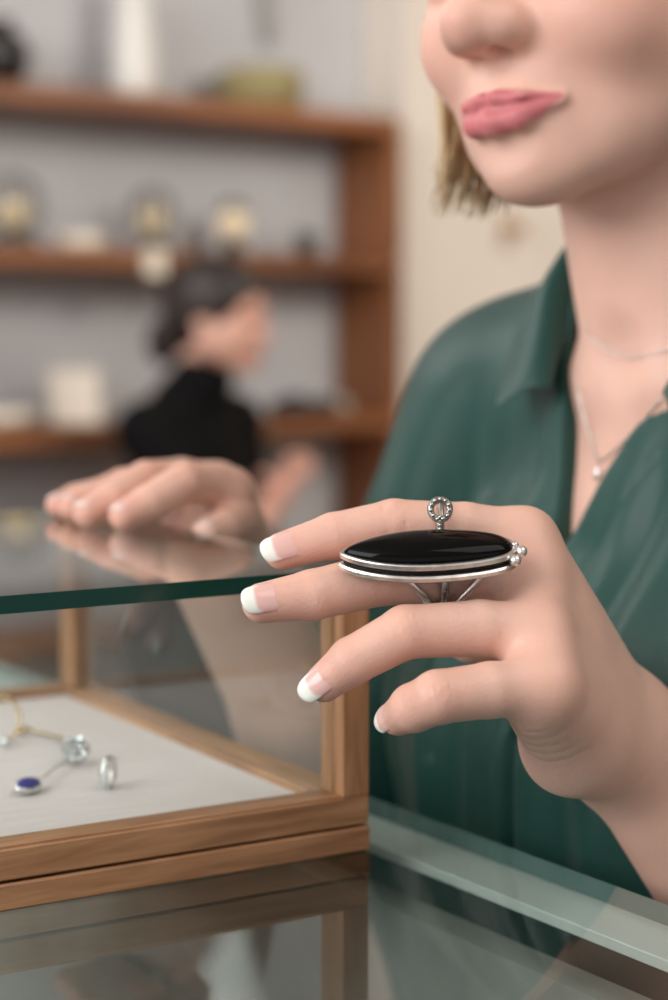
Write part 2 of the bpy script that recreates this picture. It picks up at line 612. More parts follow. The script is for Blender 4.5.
def lip_mask(V, H, g=1.0):
    m = np.zeros(len(V))
    for a, b, ra, rb in LIP_SEGS:
        for sx in (1, -1):
            A = H(sx * a[0] * g / 1000, a[1] * g / 1000, a[2] * g / 1000); B = H(sx * b[0] * g / 1000, b[1] * g / 1000, b[2] * g / 1000)
            ab = B - A
            t = np.clip(((V - A) @ ab) / (ab @ ab), 0, 1)
            d = np.linalg.norm(V - A - t[:, None] * ab, axis=1) - (ra + (rb - ra) * t) / 1000
            m = np.maximum(m, 1 - sstep(d, -.0011, .0008))
    return m


def skin_tint(V, extra=()):
    base = np.array(lin(228, 186, 168)[:3])
    c = np.tile(base, (len(V), 1))
    for pts, rad, col, amt in extra:
        d = np.linalg.norm(V - np.asarray(pts)[None], axis=1)
        wgt = (np.exp(-(d / rad) ** 2) * amt)[:, None]
        c = c * (1 - wgt) + np.array(lin(*col)[:3]) * wgt
    return c


# ------------------------------------------------------------------ the woman in green
FW = nrm((-0.85, -0.53, 0)); RT = nrm((-0.53, 0.85, 0)); UP = np.array([0, 0, 1.0])
T = Frame((0.175, 0.885, ZC), RT, FW, UP)                  # torso: x to her right, y forward, z up from camera height
hf = nrm((-0.715, -0.70, 0)); hp = math.radians(4)
hfw = nrm(hf * math.cos(hp) - UP * math.sin(hp))
hrt = nrm((hf[1], -hf[0], 0))
hup = nrm(np.cross(hrt, hfw))
roll = math.radians(4.5)
hrt, hup = nrm(hrt * math.cos(roll) - hup * math.sin(roll)), nrm(hup * math.cos(roll) + hrt * math.sin(roll))
mouth = P(487, 111, 0.80)
H = Frame(mouth - hfw * 0.094 + hup * 0.066, hrt, hfw, hup)

woman = empty('person', (0.175, 0.885, 0))
tag(woman, 'woman in a dark green blouse with short blond hair, wearing a black stone ring', 'person')
pieces = []                                                # (V, F, tint) of the body

# head, neck and upper chest
S = SDF((-0.01, 0.70, ZC - 0.15), (0.30, 1.02, ZC + 0.30), 0.0014)
head_field(S, H)
S.cone(H(0, -0.024, -0.06), T(0, -0.004, -0.02), 0.044, 0.050, 0.025)
S.ell(T(0, -0.005, -0.16), (0.125, 0.072, 0.165), T.M, 0.03)
for sx in (1, -1):
    S.cone(T(sx * 0.02, 0.040, -0.030), T(sx * 0.13, 0.005, -0.022), 0.010, 0.010, 0.016)     # collar bones
    S.cone(H(sx * 0.046, -0.030, -0.06), T(sx * 0.014, 0.040, -0.025), 0.009, 0.007, 0.014)    # neck muscles
    S.cone(T(0, -0.02, 0.02), T(sx * 0.13, -0.02, -0.04), 0.04, 0.03, 0.03)
S.ell(T(0, 0.068, -0.016), (0.010, 0.012, 0.012), T.M, 0.016, True)
V, F = S.mesh(1)
lm = lip_mask(V, H)[:, None]
tint = skin_tint(V, [(H(-0.045, 0.06, -0.03), 0.030, (226, 160, 142), 0.45), (H(0.045, 0.06, -0.03), 0.030, (226, 160, 142), 0.45),
                     (H(0, 0.105, -0.036), 0.016, (222, 156, 140), 0.4)])
tint = tint * (1 - lm) + np.array(lin(200, 116, 120)[:3]) * lm
for mx, mz in ((-0.040, -0.021), (-0.046, -0.037), (-0.052, -0.044)):
    pass
pieces.append((V, F, tint))


def nail(parent, tip, prev, ref, r, length=0.0125, free=0.0045, width=1.0, name='fingernail', lift=0.0, tipc=(244, 243, 234)):
    d = nrm(np.asarray(tip) - np.asarray(prev)); n = nrm(ref - d * (ref @ d)); s_ = np.cross(d, n)
    nu, nv = 13, 15
    V = []; col = []
    pink = np.array(lin(232, 186, 178)[:3]); white = np.array(lin(*tipc)[:3])
    for lay in (0, 1):
        for j in range(nv):
            v = j / (nv - 1)
            L = -length + 0.35 * r + v * (length + free)
            wv = width * (0.86 + 0.06 * math.sin(math.pi * min(1, v * 1.2))) * (1 - 0.16 * max(0, (v - 0.86) / 0.14) ** 2)
            if v < 0.16: wv *= math.sqrt(max(0.05, 1 - ((0.16 - v) / 0.17) ** 2))
            for i in range(nu):
                u = -1 + 2 * i / (nu - 1)
                a = u * 0.92
                back = -0.0017 * (u * u) * max(0, (v - 0.5) * 2)           # rounded free edge
                p = np.asarray(tip) + d * (L + back) + s_ * (r * 1.02 * math.sin(a) * wv) \
                    + n * (r * (math.cos(a * wv * 0.95)) + 0.0003 + lift - (0.0014 * max(0, v - 0.55) ** 2 * 4) - lay * 0.00055)
                V.append(p)
                sm = v - 0.05 * (1 - u * u)
                t = sstep(np.array(sm), 0.685, 0.712)
                col.append(pink * (1 - t) + white * t)
    Fs = []
    m = nu * nv
    for j in range(nv - 1):
        for i in range(nu - 1):
            a = j * nu + i
            Fs.append((a, a + 1, a + nu + 1, a + nu)); Fs.append((m + a, m + a + nu, m + a + nu + 1, m + a + 1))
    rim = [i for i in range(nu)] + [j * nu + nu - 1 for j in range(1, nv)] + [(nv - 1) * nu + i for i in range(nu - 2, -1, -1)] + [j * nu for j in range(nv - 2, 0, -1)]
    for k in range(len(rim)):
        a, b = rim[k], rim[(k + 1) % len(rim)]
        Fs.append((a, m + a, m + b, b))
    o = mesh_obj(name, V, Fs, NAIL, parent, world=True)
    ca = o.data.color_attributes.new('tint', 'FLOAT_COLOR', 'POINT')
    ca.data.foreach_set('color', np.c_[np.array(col), np.ones(len(col))].astype(np.float32).ravel())
    return o


def build_hand(lo, hi, h, fingers, palm, hyp, kweb=0.006, creases=()):
    S = SDF(lo, hi, h)
    U = SDF(lo, hi, h)
    for pts, rs in fingers:
        G = SDF(lo, hi, h)
        P2, R2 = [], []
        G.chain(pts, [r + .0004 for r in rs], 0.0014)
        U._op((slice(None),) * 3, G.d, 0.0009, False)
    for a, b, ra, rb, k in palm:
        S.cone(a, b, ra, rb, k)
    for a, b, ra, rb, k in hyp:
        S.cone(a, b, ra, rb, k)
    S.merge(U, kweb)
    for c_, n_, w_, wid, dep in creases:                      # fine skin folds across the joints
        c_ = np.asarray(c_); n_ = nrm(n_)
        q = S._sl(c_ - 0.013, c_ + 0.013)
        if q is None: continue
        sl, X, Y, Z = q
        t = (X - c_[0]) * n_[0] + (Y - c_[1]) * n_[1] + (Z - c_[2]) * n_[2]
        rr = np.sqrt((X - c_[0]) ** 2 + (Y - c_[1]) ** 2 + (Z - c_[2]) ** 2)
        S.d[sl] += (dep * np.exp(-(t / wid) ** 2) * np.exp(-(rr / w_) ** 4)).astype(np.float32)
    return S


# her left hand, held up with the rings: joints from knuckle to fingertip
LF = {
    'index': ([P(524, 539, .700), P(465, 530, .697), P(394, 525, .694), P(334, 536, .690), P(282, 551, .686)], [.0104, .0098, .0091, .0081, .0064]),
    'middle': ([P(534, 580, .690), P(470, 577, .689), P(385, 578, .681), P(312, 595, .672), P(262, 603, .667)], [.0104, .0099, .0094, .0086, .0068]),
    'ring': ([P(540, 632, .668), P(480, 628, .664), P(406, 632, .657), P(352, 661, .656), P(324, 683, .658)], [.0098, .0096, .0090, .0080, .0064]),
    'pinky': ([P(548, 686, .650), P(490, 690, .643), P(438, 697, .637), P(413, 708, .644), P(398, 717, .653)], [.0098, .0092, .0088, .0080, .0062]),
    'thumb': ([P(600, 705, .765), P(545, 650, .765), P(500, 640, .745), P(468, 641, .728)], [.0150, .0125, .0100, .0080]),
}
W0 = P(632, 742, .728)
FE = P(878, 1096, .765)
def FA(t, side):
    return W0 + (FE - W0) * t + nrm((.8, 0, .6)) * side
I0, M0, N0, Q0 = (LF[k][0][0] for k in ('index', 'middle', 'ring', 'pinky'))
CI, CM, CN, CQ = P(612, 716, .735), P(618, 727, .730), P(622, 742, .722), P(618, 756, .716)
palm = [
    (I0, CI, .0108, .0150, .010), (M0, CM, .0106, .0150, .010), (N0, CN, .0100, .0150, .010), (Q0, CQ, .0102, .0150, .010),
    ((I0 + M0) / 2 + .02 * (CI - I0), (CI + CM) / 2, .0112, .0150, .010), ((M0 + N0) / 2 + .02 * (CM - M0), (CM + CN) / 2, .0110, .0150, .010),
    ((N0 + Q0) / 2 + .00 * (CN - N0), (CN + CQ) / 2, .0112, .0150, .010),
    (P(614, 716, .735), FA(1.35, .005), .0160, .0250, .014), (P(618, 757, .716), FA(1.35, -.012), .0165, .0260, .014),
    (W0, FA(1.4, 0), .020, .033, .012),
]
hyp = [
    (P(536, 704, .655), P(572, 744, .690), .0110, .0166, .012), (P(572, 744, .690), P(614, 754, .715), .0166, .0160, .012),
    (P(600, 705, .765), P(622, 720, .735), .0150, .0150, .012), (P(545, 650, .755), P(560, 640, .70), .012, .012, .012),
    (P(546, 612, .70), P(578, 702, .72), .012, .016, .010),
]
cre = []
for f in ('index', 'middle', 'ring', 'pinky'):
    pts, rs = LF[f]
    for jn, spread in ((2, (-.0035, -.0012, .0012, .0036)), (3, (-.0016, .0006, .0024))):
        d = nrm(pts[jn + 1] - pts[jn - 1])
        for s_ in spread:
            cre.append((pts[jn] + d * s_ + np.array([0, -.84, .54]) * rs[jn], d, .0065, .00042, .00042))
for i in range(5):                                           # creases at the root of the little finger and the wrist
    cre.append((P(524 + i * 8, 728 + i * 7, .650 + .004 * i), nrm(P(560, 790, .67) - P(510, 725, .64)), .011, .0006, .0004))
    cre.append((P(610 + 6 * i, 778 - 5 * i, .705), nrm(P(690, 850, .735) - P(620, 760, .715)), .012, .0006, .0003))
lo = np.minimum(P(250, 480, .62), P(250, 480, .80)) - .01
S = build_hand((-.045, .600, ZC - .385), (.310, .825, ZC - .04), .0010, [LF[k] for k in LF], palm, hyp, .0065, cre)
V, F = S.mesh(1)
ex = []
for f in ('index', 'middle', 'ring', 'pinky'):
    pts, rs = LF[f]
    ex += [(pts[2], .011, (212, 146, 124), .45), (pts[3], .009, (214, 150, 130), .35), (pts[4], .010, (224, 152, 140), .5), (pts[0], .013, (210, 144, 122), .35)]
pieces.append((V, F, skin_tint(V, ex)))

# her right hand, resting on the far edge of the case
RF = {
    'index': ([P(230, 492, .928), P(210, 484, .919), P(184, 483, .905), P(149, 503, .892), P(124, 516, .884)], [.0105, .0100, .0094, .0084, .0068]),
    'middle': ([P(218, 486, .955), P(182, 479, .942), P(146, 481, .925), P(111, 501, .905), P(88, 513, .896)], [.0105, .0100, .0095, .0086, .0070]),
    'ring': ([P(194, 486, .978), P(160, 480, .965), P(122, 487, .950), P(90, 500, .932), P(72, 507, .922)], [.0100, .0095, .0088, .0080, .0066]),
    'pinky': ([P(172, 492, .995), P(140, 488, .985), P(106, 493, .970), P(76, 499, .950), P(58, 505, .940)], [.0095, .0088, .0080, .0072, .0058]),
    'thumb': ([P(234, 535, .950), P(234, 520, .925), P(222, 529, .905), P(206, 534, .892)], [.0130, .0105, .0085, .0068]),
}
WR = P(218, 562, .972)
palmR = [(RF[k][0][0], p, .0110, .0165, .008) for k, p in (('index', P(230, 540, .952)), ('middle', P(220, 545, .968)), ('ring', P(212, 548, .985)), ('pinky', P(200, 548, .998)))]
palmR += [(WR, P(300, 715, .995), .027, .033, .012), (P(300, 715, .995), P(395, 860, 1.03), .034, .042, .01),
          (P(230, 545, .952), P(240, 580, .965), .017, .020, .01)]
hypR = [(P(230, 515, .935), P(232, 550, .955), .0135, .017, .010)]
crR = []
for f in ('index', 'middle', 'ring', 'pinky'):
    pts, rs = RF[f]
    for jn in (2, 3):
        d = nrm(pts[jn + 1] - pts[jn - 1])
        for s_ in (-.002, .001):
            crR.append((pts[jn] + d * s_ + nrm((-.3, -.4, .85)) * rs[jn], d, .006, .0006, .0003))
S = build_hand((-.165, .855, ZC - .30), (.10, 1.10, ZC + .035), .0013, [RF[k] for k in RF], palmR, hypR, .007, crR)
V, F = S.mesh(1)
ex = []
for f in ('index', 'middle', 'ring', 'pinky'):
    pts, rs = RF[f]
    ex += [(pts[2], .012, (214, 148, 124), .45), (pts[4], .011, (222, 148, 132), .5), (pts[0], .014, (212, 148, 124), .35)]
pieces.append((V, F, skin_tint(V, ex)))

# torso, hips, legs and upper arms under the clothes (coarse, all covered)
SHR, SHL = T(.154, -.002, -.050), T(-.146, -.012, -.062)
ELR = P(398, 862, 1.03)
ELL = FA(1.4, 0)
S = SDF((-.25, .45, 0.0), (.65, 1.35, ZC + .02), .006)
S.ell(T(0, -.010, -.17), (.120, .062, .16), T.M, .02)
S.ell(T(0, 0, -.42), (.115, .078, .14), T.M, .04)
for sx in (1, -1):
    S.cone(T(0, -.02, -.06), T(sx * .135, -.015, -.065), .035, .034, .03)
    S.cone(T(sx * .075, -.01, -.50), T(sx * .085, -.01, -.90), .075, .05, .03)
    S.cone(T(sx * .085, -.01, -.90), T(sx * .09, -.03, -1.28), .05, .034, .02)
    S.cone(T(sx * .09, -.03, -1.31), T(sx * .10, .12, -1.335), .032, .022, .02)
S.cone(SHR, ELR, .034, .034, .02); S.cone(SHL, ELL, .034, .030, .02)
V, F = S.mesh(0)
pieces.append((V, F, skin_tint(V)))

off = 0; VV, FF, CC = [], [], []
for V, F, c in pieces:
    VV.append(V); FF.append(F + off); CC.append(c); off += len(V)
VV = np.concatenate(VV) - np.array([0.175, 0.885, 0])
np_mesh('body', VV, np.concatenate(FF), SKIN, woman, np.concatenate(CC))

for f in ('index', 'middle', 'ring'):
    pts, rs = LF[f]
    nail(woman, pts[4], pts[3], nrm((-.05, -.90, .42)) if f != 'ring' else nrm((-.30, -.88, .30)), rs[4] * 1.06, .0132, .0060)
pts, rs = LF['pinky']; nail(woman, pts[4], pts[3], nrm((-.62, -.74, .25)), rs[4] * 1.04, .0105, .0056)
pts, rs = LF['thumb']; nail(woman, pts[3], pts[2], nrm((-.2, .3, .9)), rs[3], .011, .004)
for f in ('index', 'middle', 'ring', 'pinky'):
    pts, rs = RF[f]
    nail(woman, pts[4], pts[3], nrm((-.45, -.25, .85)), rs[4] * 1.03, .0115, .0030, tipc=(240, 214, 204))
pts, rs = RF['thumb']; nail(woman, pts[3], pts[2], nrm((-.2, -.7, .7)), rs[3], .010, .003, tipc=(240, 214, 204))

# eyes and brows
for sx in (1, -1):
    e_ = MB().ball(H(sx * .031, .066, .0), .0125, 18, 12).build('eye', EYE, woman, world=True)
    MB().ball(H(sx * .0305, .0755, -.001), .0058, 16, 8, (1, 1, 1)).build('iris', IRIS, e_).location = -Vector((0.175, 0.885, 0))
    br = MB()
    for k in range(26):
        t = k / 25
        p0 = H(sx * (.012 + .034 * t), .0885 - .016 * t * t - .002 * t, .017 + .007 * math.sin(t * 2.2))
        br.tube([p0, p0 + H.M @ np.array([sx * .006, -.002, .003 - .004 * t])], [.0008, .0003], 5)
    br.build('eyebrow', BLOND, woman, world=True)

# hair: a short bob, lock by lock
hb = MB()
capV = []
def scalp(az, el):
    return H(.079 * math.sin(az) * math.cos(el), -.008 + .099 * math.cos(az) * math.cos(el), .030 + .087 * math.sin(el))
for row in range(26):
    for k in range(2):
        for sx in (1, -1):
            a = (0.30 + 0.70 * (row + random.random() * .6) / 26) * math.pi     # from beside the face round to the back
            a = 1.30 + (math.pi - 1.30) * (row + random.random() * .7) / 26
            rr = 1.0 + .05 * k + random.uniform(-.02, .03)
            pts = [scalp(0.25 * sx * a, 1.45)]
            for el in (1.15, .85, .5, .15):
                q = scalp(sx * a * (1 - .25 * el), el)
                pts.append(H.o + (q - H.o) * rr)
            end = -.088 + random.uniform(-.012, .016)
            for t in (.35, .7, 1.0):
                q = scalp(sx * a, .1)
                l = H.M.T @ (q - H.o)
                fl = 1.04 + .06 * math.sin(t * 2.4) - .05 * t
                pts.append(H(l[0] * fl * rr, l[1] * fl * rr + .020 * t * t, l[2] + (end - l[2]) * t))
            pts = np.array(pts)
            tt = np.linspace(0, len(pts) - 1, 22)
            sp = np.stack([np.interp(tt, np.arange(len(pts)), pts[:, i]) for i in range(3)], 1)
            for _ in range(2): sp[1:-1] = (sp[:-2] + 2 * sp[1:-1] + sp[2:]) / 4
            rad = np.concatenate([np.linspace(.004, .0075, 7), np.full(7, .0075), np.linspace(.0072, .0006, 8)])
            hb.tube(sp, rad, 7, flat=.75)
# fine strands on the far side, loosening from the tips
for k in range(110):
    a = random.uniform(1.28, 1.8)
    q = scalp(a, .1); l = H.M.T @ (q - H.o)
    z0 = random.uniform(-.05, -.02); z1 = random.uniform(-.104, -.078); sx_ = random.uniform(-.004, .012)
    pts = [H(l[0] * 1.0 + sx_ * t * t + .004, l[1] + .016 * t * t + random.uniform(-.001, .001), z0 + (z1 - z0) * t) for t in np.linspace(0, 1, 8)]
    hb.tube(pts, np.linspace(.0022, .0004, 8), 5)
hb.build('hair', BLOND, woman, world=True)

# blouse
S = SDF((-.10, .62, ZC - .62), (.52, 1.20, ZC + .05), .0023)
S.ell(T(0, -.008, -.16), (.150, .084, .180), T.M, .03)
for sx in (1, -1):
    S.ell(T(sx * .072, .052, -.175), (.062, .052, .075), T.M, .04)
    S.cone(T(0, -.022, .022), T(sx * .125, -.02, -.028), .046, .040, .04)
    S.cone(T(sx * .03, -.02, -.02), T(sx * .15, -.012, -.060), .055, .054, .04)
S.cone(T(0, .052, -.20), T(0, .050, -.60), .066, .07, .04)
S.cone(T(.06, .035, -.20), T(.07, .030, -.62), .075, .08, .05)
S.cone(T(-.06, .035, -.20), T(-.07, .030, -.62), .075, .08, .05)
S.ell(T(0, 0, -.45), (.155, .10, .30), T.M, .04)
S.cone(SHR, P(414, 690, 1.035), .056, .060, .03); S.cone(P(414, 690, 1.035), P(402, 835, 1.035), .060, .056, .02); S.cone(P(402, 835, 1.035), P(356, 800, 1.018), .055, .050, .02)
S.cone(SHL, ELL, .056, .056, .03); S.cone(ELL, FA(1.02, 0), .054, .050, .02)
X, Y, Z = S.coords()
lx = (X - T.o[0]) * RT[0] + (Y - T.o[1]) * RT[1] + 0 * Z
ly = (X - T.o[0]) * FW[0] + (Y - T.o[1]) * FW[1] + 0 * Z
lz = Z - ZC + 0 * lx
# long soft folds falling from the shoulders
fan = np.clip((-.02 - lz) / .10, 0, 1)
ph = (lx - .05) / (1 + 1.2 * np.clip(-lz, 0, .35))
fold = (.0034 * np.sin(ph * 128 + 2.2 * np.sin(lz * 8)) + .0022 * np.sin(ph * 83 + 1.7 - lz * 9) + .0012 * np.sin(ph * 215 + 5 * lz)) * fan * np.clip((np.abs(lx - .01) - .012) / .03, 0, 1)
S.d += fold.astype(np.float32)
# the open neck: a V between the plackets
vw = np.interp(lz.ravel(), [-.118, -.068, -.02, .02, .08], [-.002, .0165, .038, .052, .06]).reshape(lz.shape)
xc = np.interp(lz.ravel(), [-.125, -.068, -.02, .02], [.024, .017, .009, .0]).reshape(lz.shape)
cut = np.maximum(np.abs(lx - xc) - vw, -(ly - .004))
k_ = .004
b_ = (-cut).astype(np.float32); a_ = S.d
hh = np.clip(.5 - .5 * (b_ - a_) / k_, 0, 1)
S.d = (b_ * (1 - hh) + a_ * hh + k_ * hh * (1 - hh)).astype(np.float32)
seam = np.abs(np.abs(lx - xc) - vw - .024)
S.d += (.0012 * np.exp(-(seam / .0022) ** 2) * (ly > 0) * np.clip((-.0 - lz) / .03, 0, 1) * (lz > -.2)).astype(np.float32)
# neck hole
S.cone(T(0, .006, -.01), T(0, .0, .12), .060, .062, .006, True)
# placket step: her right front lies over the left
dn = np.clip((-.125 - lz) / .02, 0, 1)
S.d -= (.0016 * (sstep(lx, -.0115, -.010) - sstep(lx, .020, .022)) * (ly > 0) * dn).astype(np.float32)
S.d += (.0065 * np.exp(-((lx + .0115) / .0026) ** 2) * (ly > 0) * dn).astype(np.float32)
V, F = S.mesh(1)
np_mesh('blouse', V - np.array([0.175, 0.885, 0]), F, SATIN, woman)


def sheet(name, rows, mat, parent, thick=.0022, sub=2):
    n = len(rows[0]); V = [p for r in rows for p in r]; Fs = []
    for j in range(len(rows) - 1):
        for i in range(n - 1):
            a = j * n + i
            Fs.append((a, a + 1, a + n + 1, a + n))
    o = mesh_obj(name, V, Fs, mat, parent, world=True)
    sd = o.modifiers.new('thickness', 'SOLIDIFY'); sd.thickness = thick; sd.offset = 0
    sb = o.modifiers.new('smooth', 'SUBSURF'); sb.levels = sub; sb.render_levels = sub
    return o


# collar: stands at the back of the neck and folds down into two points
def collar_row(u, kind):
    """u from -1 (her left point) over the back of the neck (0) to +1 (her right point)."""
    s_ = 1 if u >= 0 else -1; a = abs(u)
    key = {
        'neck': [(0, (.000, -.064, .012)), (.3, (.050, -.042, .012)), (.6, (.060, .016, .008)), (.8, (.050, .046, -.010)), (1, (.038, .064, -.034))],
        'fold': [(0, (.000, -.070, .046)), (.3, (.052, -.046, .046)), (.6, (.069, .020, .056)), (.8, (.064, .046, .026)), (1, (.045, .070, -.030))],
        'mid': [(0, (.000, -.082, .036)), (.3, (.066, -.056, .036)), (.6, (.086, .014, .036)), (.8, (.080, .046, .006)), (1, (.053, .074, -.036))],
        'edge': [(0, (.000, -.092, .018)), (.3, (.078, -.064, .020)), (.6, (.098, .012, .006)), (.8, (.088, .050, -.016)), (1, (.062, .080, -.044))],
    }[kind]
    p = [np.interp(a, [k[0] for k in key], [k[1][i] for k in key]) for i in range(3)]
    return T(s_ * p[0], p[1], p[2])


us = np.linspace(-1, 1, 33)
sheet('collar', [[collar_row(u, k) for u in us] for k in ('neck', 'fold', 'mid', 'edge')], SATIN, woman)

# ------------------------------------------------------------------ glass case
CO = PZ(370, 850, 0) * 0 + np.array([.0142, .75, 0])
ZB = P(370, 850, .75)[2]                    # counter surface
ZT = P(345, 567, .75)[2]                    # upper face of the glass lid
RZ = math.atan2(.517, .856)
case = empty('display_case', (CO[0], CO[1], ZB), RZ)
tag(case, 'oak framed glass display case with a green edged glass lid standing on the counter', 'display case')
LX, LY, HT = .30, .286, ZT - ZB
B1, B2 = .0105, .0228
lid_t = .0066
for nm, (x0, x1, y0, y1), ax in (('front', (-LX, 0, 0, .018), 0), ('back', (-LX, 0, LY - .018, LY), 0), ('right', (-.018, 0, .018, LY - .018), 1), ('left', (-LX, -LX + .018, .018, LY - .018), 1)):
    MB().box(x0, x1, y0, y1, B1 + .0006, B2, .0006).build('base_rail', OAK[ax], case)
MB().box(-LX - .0005, .0005, -.0005, LY, 0, B1 - .0004, .0008).build('plinth', OAK[0], case)
MB().box(-LX + .018, -.018, .018, LY - .018, B1, B2 - .003).build('tray_lining', LINEN, case)
for x0 in (-.0125, -LX):
    for y0, dy in ((0, .0173), (LY - .0173, .0173)):
        MB().box(x0, x0 + .0125, y0, y0 + dy, B2, HT - lid_t, .0005).build('corner_post', OAK[2], case)
for (x0, x1, y0, y1) in ((-LX + .0125, -.0125, .0065, .0092), (-LX + .0125, -.0125, LY - .0092, LY - .0065), (-.0085, -.0058, .0173, LY - .0173), (-LX + .0058, -LX + .0085, .0173, LY - .0173)):
    MB().box(x0, x1, y0, y1, B2, HT - lid_t).build('glass_pane', G_PANE, case)
lid = MB().box(-LX, .0, .0, LY, HT - lid_t, HT).build('glass_lid', [G_TOP, G_EDGE], case)
for p in lid.data.polygons:
    p.material_index = 0 if abs(p.normal.z) > .9 else 1
fl = MB().box(-LX + .0126, -.0126, .0010, .0064, B2, B2 + .0009)
fl.build('glazing_bead', OAK[0], case)

# ------------------------------------------------------------------ glass counter
E1, E2 = PZ(370, 797, ZB), PZ(668, 905, ZB)
ev = nrm((E1 - E2) * np.array([1, 1, 0]))   # along the counter, away from the camera
CRZ = math.atan2(-ev[0], ev[1])
counter = empty('glass_counter', (E1[0], E1[1], 0), CRZ)
tag(counter, 'long glass topped shop counter under the display case, with pale metal rail along its edge', 'counter')
cx0, cx1, cy0, cy1 = -.42, 0.0, -1.0, 1.0
top = MB().box(cx0, cx1, cy0, cy1, ZB - .008, ZB).build('counter_top', [G_COUNTER, G_EDGE_PALE], counter)
for p in top.data.polygons:
    p.material_index = 0 if abs(p.normal.z) > .9 else 1
RAILM = mat('pale_rail', lin(226, 228, 224), 0.5)
INNER = noise_color(mat('counter_lining', lin(158, 153, 147), 0.8), lin(150, 145, 139), lin(166, 161, 155), (1, 1, 1), 20)
def across(px, py, z):
    return float(nrm((ev[1], -ev[0], 0)) @ (PZ(px, py, z) - E1))
_ = ( across(371, 811, ZB - .0085), across(371, 843, ZB - .0085), across(668, 926, ZB - .0085), across(668, 967, ZB - .0085))
RX1, RX0 = across(371, 811, ZB - .0085), across(371, 843, ZB - .0085)
MB().box(RX0, RX1, cy0, cy1, ZB - .013, ZB - .0085, .0005).build('edge_rail', RAILM, counter)
MB().box(cx0, cx0 + .03, cy0, cy1, ZB - .030, ZB - .0085, .001).build('edge_rail', RAILM, counter)
MB().box(cx1 - .03, cx1 - .014, cy0, cy1, .08, ZB - .0305).build('rear_panel', INNER, counter)
MB().box(cx0 + .005, cx0 + .02, cy0, cy1, .08, ZB - .0305).build('front_panel', INNER, counter)
MB().box(cx0 + .021, cx1 - .031, cy0, cy1, ZB - .22, ZB - .205).build('inner_shelf', INNER, counter)
MB().box(cx0 + .03, cx1 - .05, cy0 + .03, cy1 - .03, 0, .079).build('plinth', INNER, counter)
for y0 in (cy0, cy1 - .015):
    MB().box(cx0 + .021, cx1 - .031, y0, y0 + .015, .08, ZB - .0305).build('end_panel', INNER, counter)

# ------------------------------------------------------------------ the rings
NP = nrm((.0, -.40, .917))
XA = nrm(P(527, 549, .668) - P(343, 556, .668)); NP = nrm(NP - XA * (NP @ XA)); YA = np.cross(NP, XA)
RC = P(428, 562, .667)
R = Frame(RC, XA, YA, NP)
onyx = empty('ring', tuple(RC))
tag(onyx, 'silver ring with a long black oval stone on the middle finger', 'ring')
A_, B_r = .0303, .0108
def oval(a, b, z, n=64):
    out = []
    for k in range(n):
        t = 2 * math.pi * k / n
        x, y = math.cos(t), math.sin(t)
        y *= (abs(math.sin(t)) + 1e-4) ** (.45 if x < 0 else -.24 * x)          # pointed to the left, full and round to the right
        out.append(R(a * x, b * y, z))
    return out
def stack(rings, cap0=True, cap1=True):
    n = len(rings[0]); V = [p for r in rings for p in r]; Fs = []
    for j in range(len(rings) - 1):
        for i in range(n):
            l = (i + 1) % n
            Fs.append((j * n + i, j * n + l, (j + 1) * n + l, (j + 1) * n + i))
    if cap0: Fs.append(tuple(range(n))[::-1])
    if cap1: Fs.append(tuple(range((len(rings) - 1) * n, len(rings) * n)))
    return V, Fs
V, Fs = stack([oval(A_ + .0008, B_r + .0008, -.0016), oval(A_ + .0014, B_r + .0014, -.0010), oval(A_ + .0014, B_r + .0014, .0003), oval(A_ + .0006, B_r + .0006, .0009)])
mesh_obj('base_plate', V, Fs, SILVER, onyx, world=True).data.set_sharp_from_angle(angle=.5)
V, Fs = stack([oval(A_ - .0004, B_r - .0004, .0009), oval(A_ - .0004, B_r - .0004, .0034)])
mesh_obj('groove', V, Fs, GROOVE, onyx, world=True)
V, Fs = stack([oval(A_ + dr, B_r + dr, z) for dr, z in ((.0001, .0031), (.0007, .0032), (.0009, .0035), (.0009, .0050), (.0006, .0054), (-.0001, .0055), (-.0008, .0053))])
mesh_obj('bezel', V, Fs, SILVER, onyx, world=True).data.set_sharp_from_angle(angle=.5)
rows = []
for j in range(15):
    t = j / 14 * math.pi / 2
    rows.append(oval((A_ - .0005) * math.cos(t) ** .75 + 1e-5, (B_r - .0005) * math.cos(t) ** .85 + 1e-5, .0049 + .0056 * math.sin(t)))
V, Fs = stack(rows)
mesh_obj('stone', V, Fs, ONYX, onyx, world=True)
bd = MB()
for (px, py, r, dp) in ((515, 545, .0013, .6650), (521.5, 551.5, .0021, .6635), (515.5, 560.5, .0021, .6600)):
    MB().ball(P(px, py, dp), r, 18, 12).build('bead', SILVER, onyx, world=True)
mc = lambda t: LF['middle'][0][2] * (1 - t) + LF['middle'][0][1] * t
def band(x_top, x_bot, t, rx, m, name, rad, n0=1.0):
    """A shank that goes round the middle finger from under the plate."""
    c_ = P(436, 577, .685); pts = []
    for k in range(36):
        a = math.pi * 2 * k / 36
        p = c_ + nrm((0, -.60, .80)) * rx * math.cos(a) + nrm((0, -.80, -.60)) * rx * math.sin(a)
        ax_ = abs(math.degrees(a if a < math.pi else a - 2 * math.pi))
        px_ = np.interp(ax_, [0, 25, 85, 120, 180], [x_top, x_top, x_bot, (x_bot + 436) / 2, 436])
        pts.append(p + np.array([1, 0, 0]) * (px_ - 436) / FPX * .685)
    return MB().tube(np.array(pts), rad, 10, closed=True, flat=1.3).build(name, m, onyx, world=True)
band(394, 424, .3, .0114, SILVER, 'shank', .0013)
band(487, 461, .3, .0114, SILVER, 'shank', .0013)
sb_ = band(443, 443, .3, .0114, SILVER_GREY, 'shank', .0015)
gm = MB()
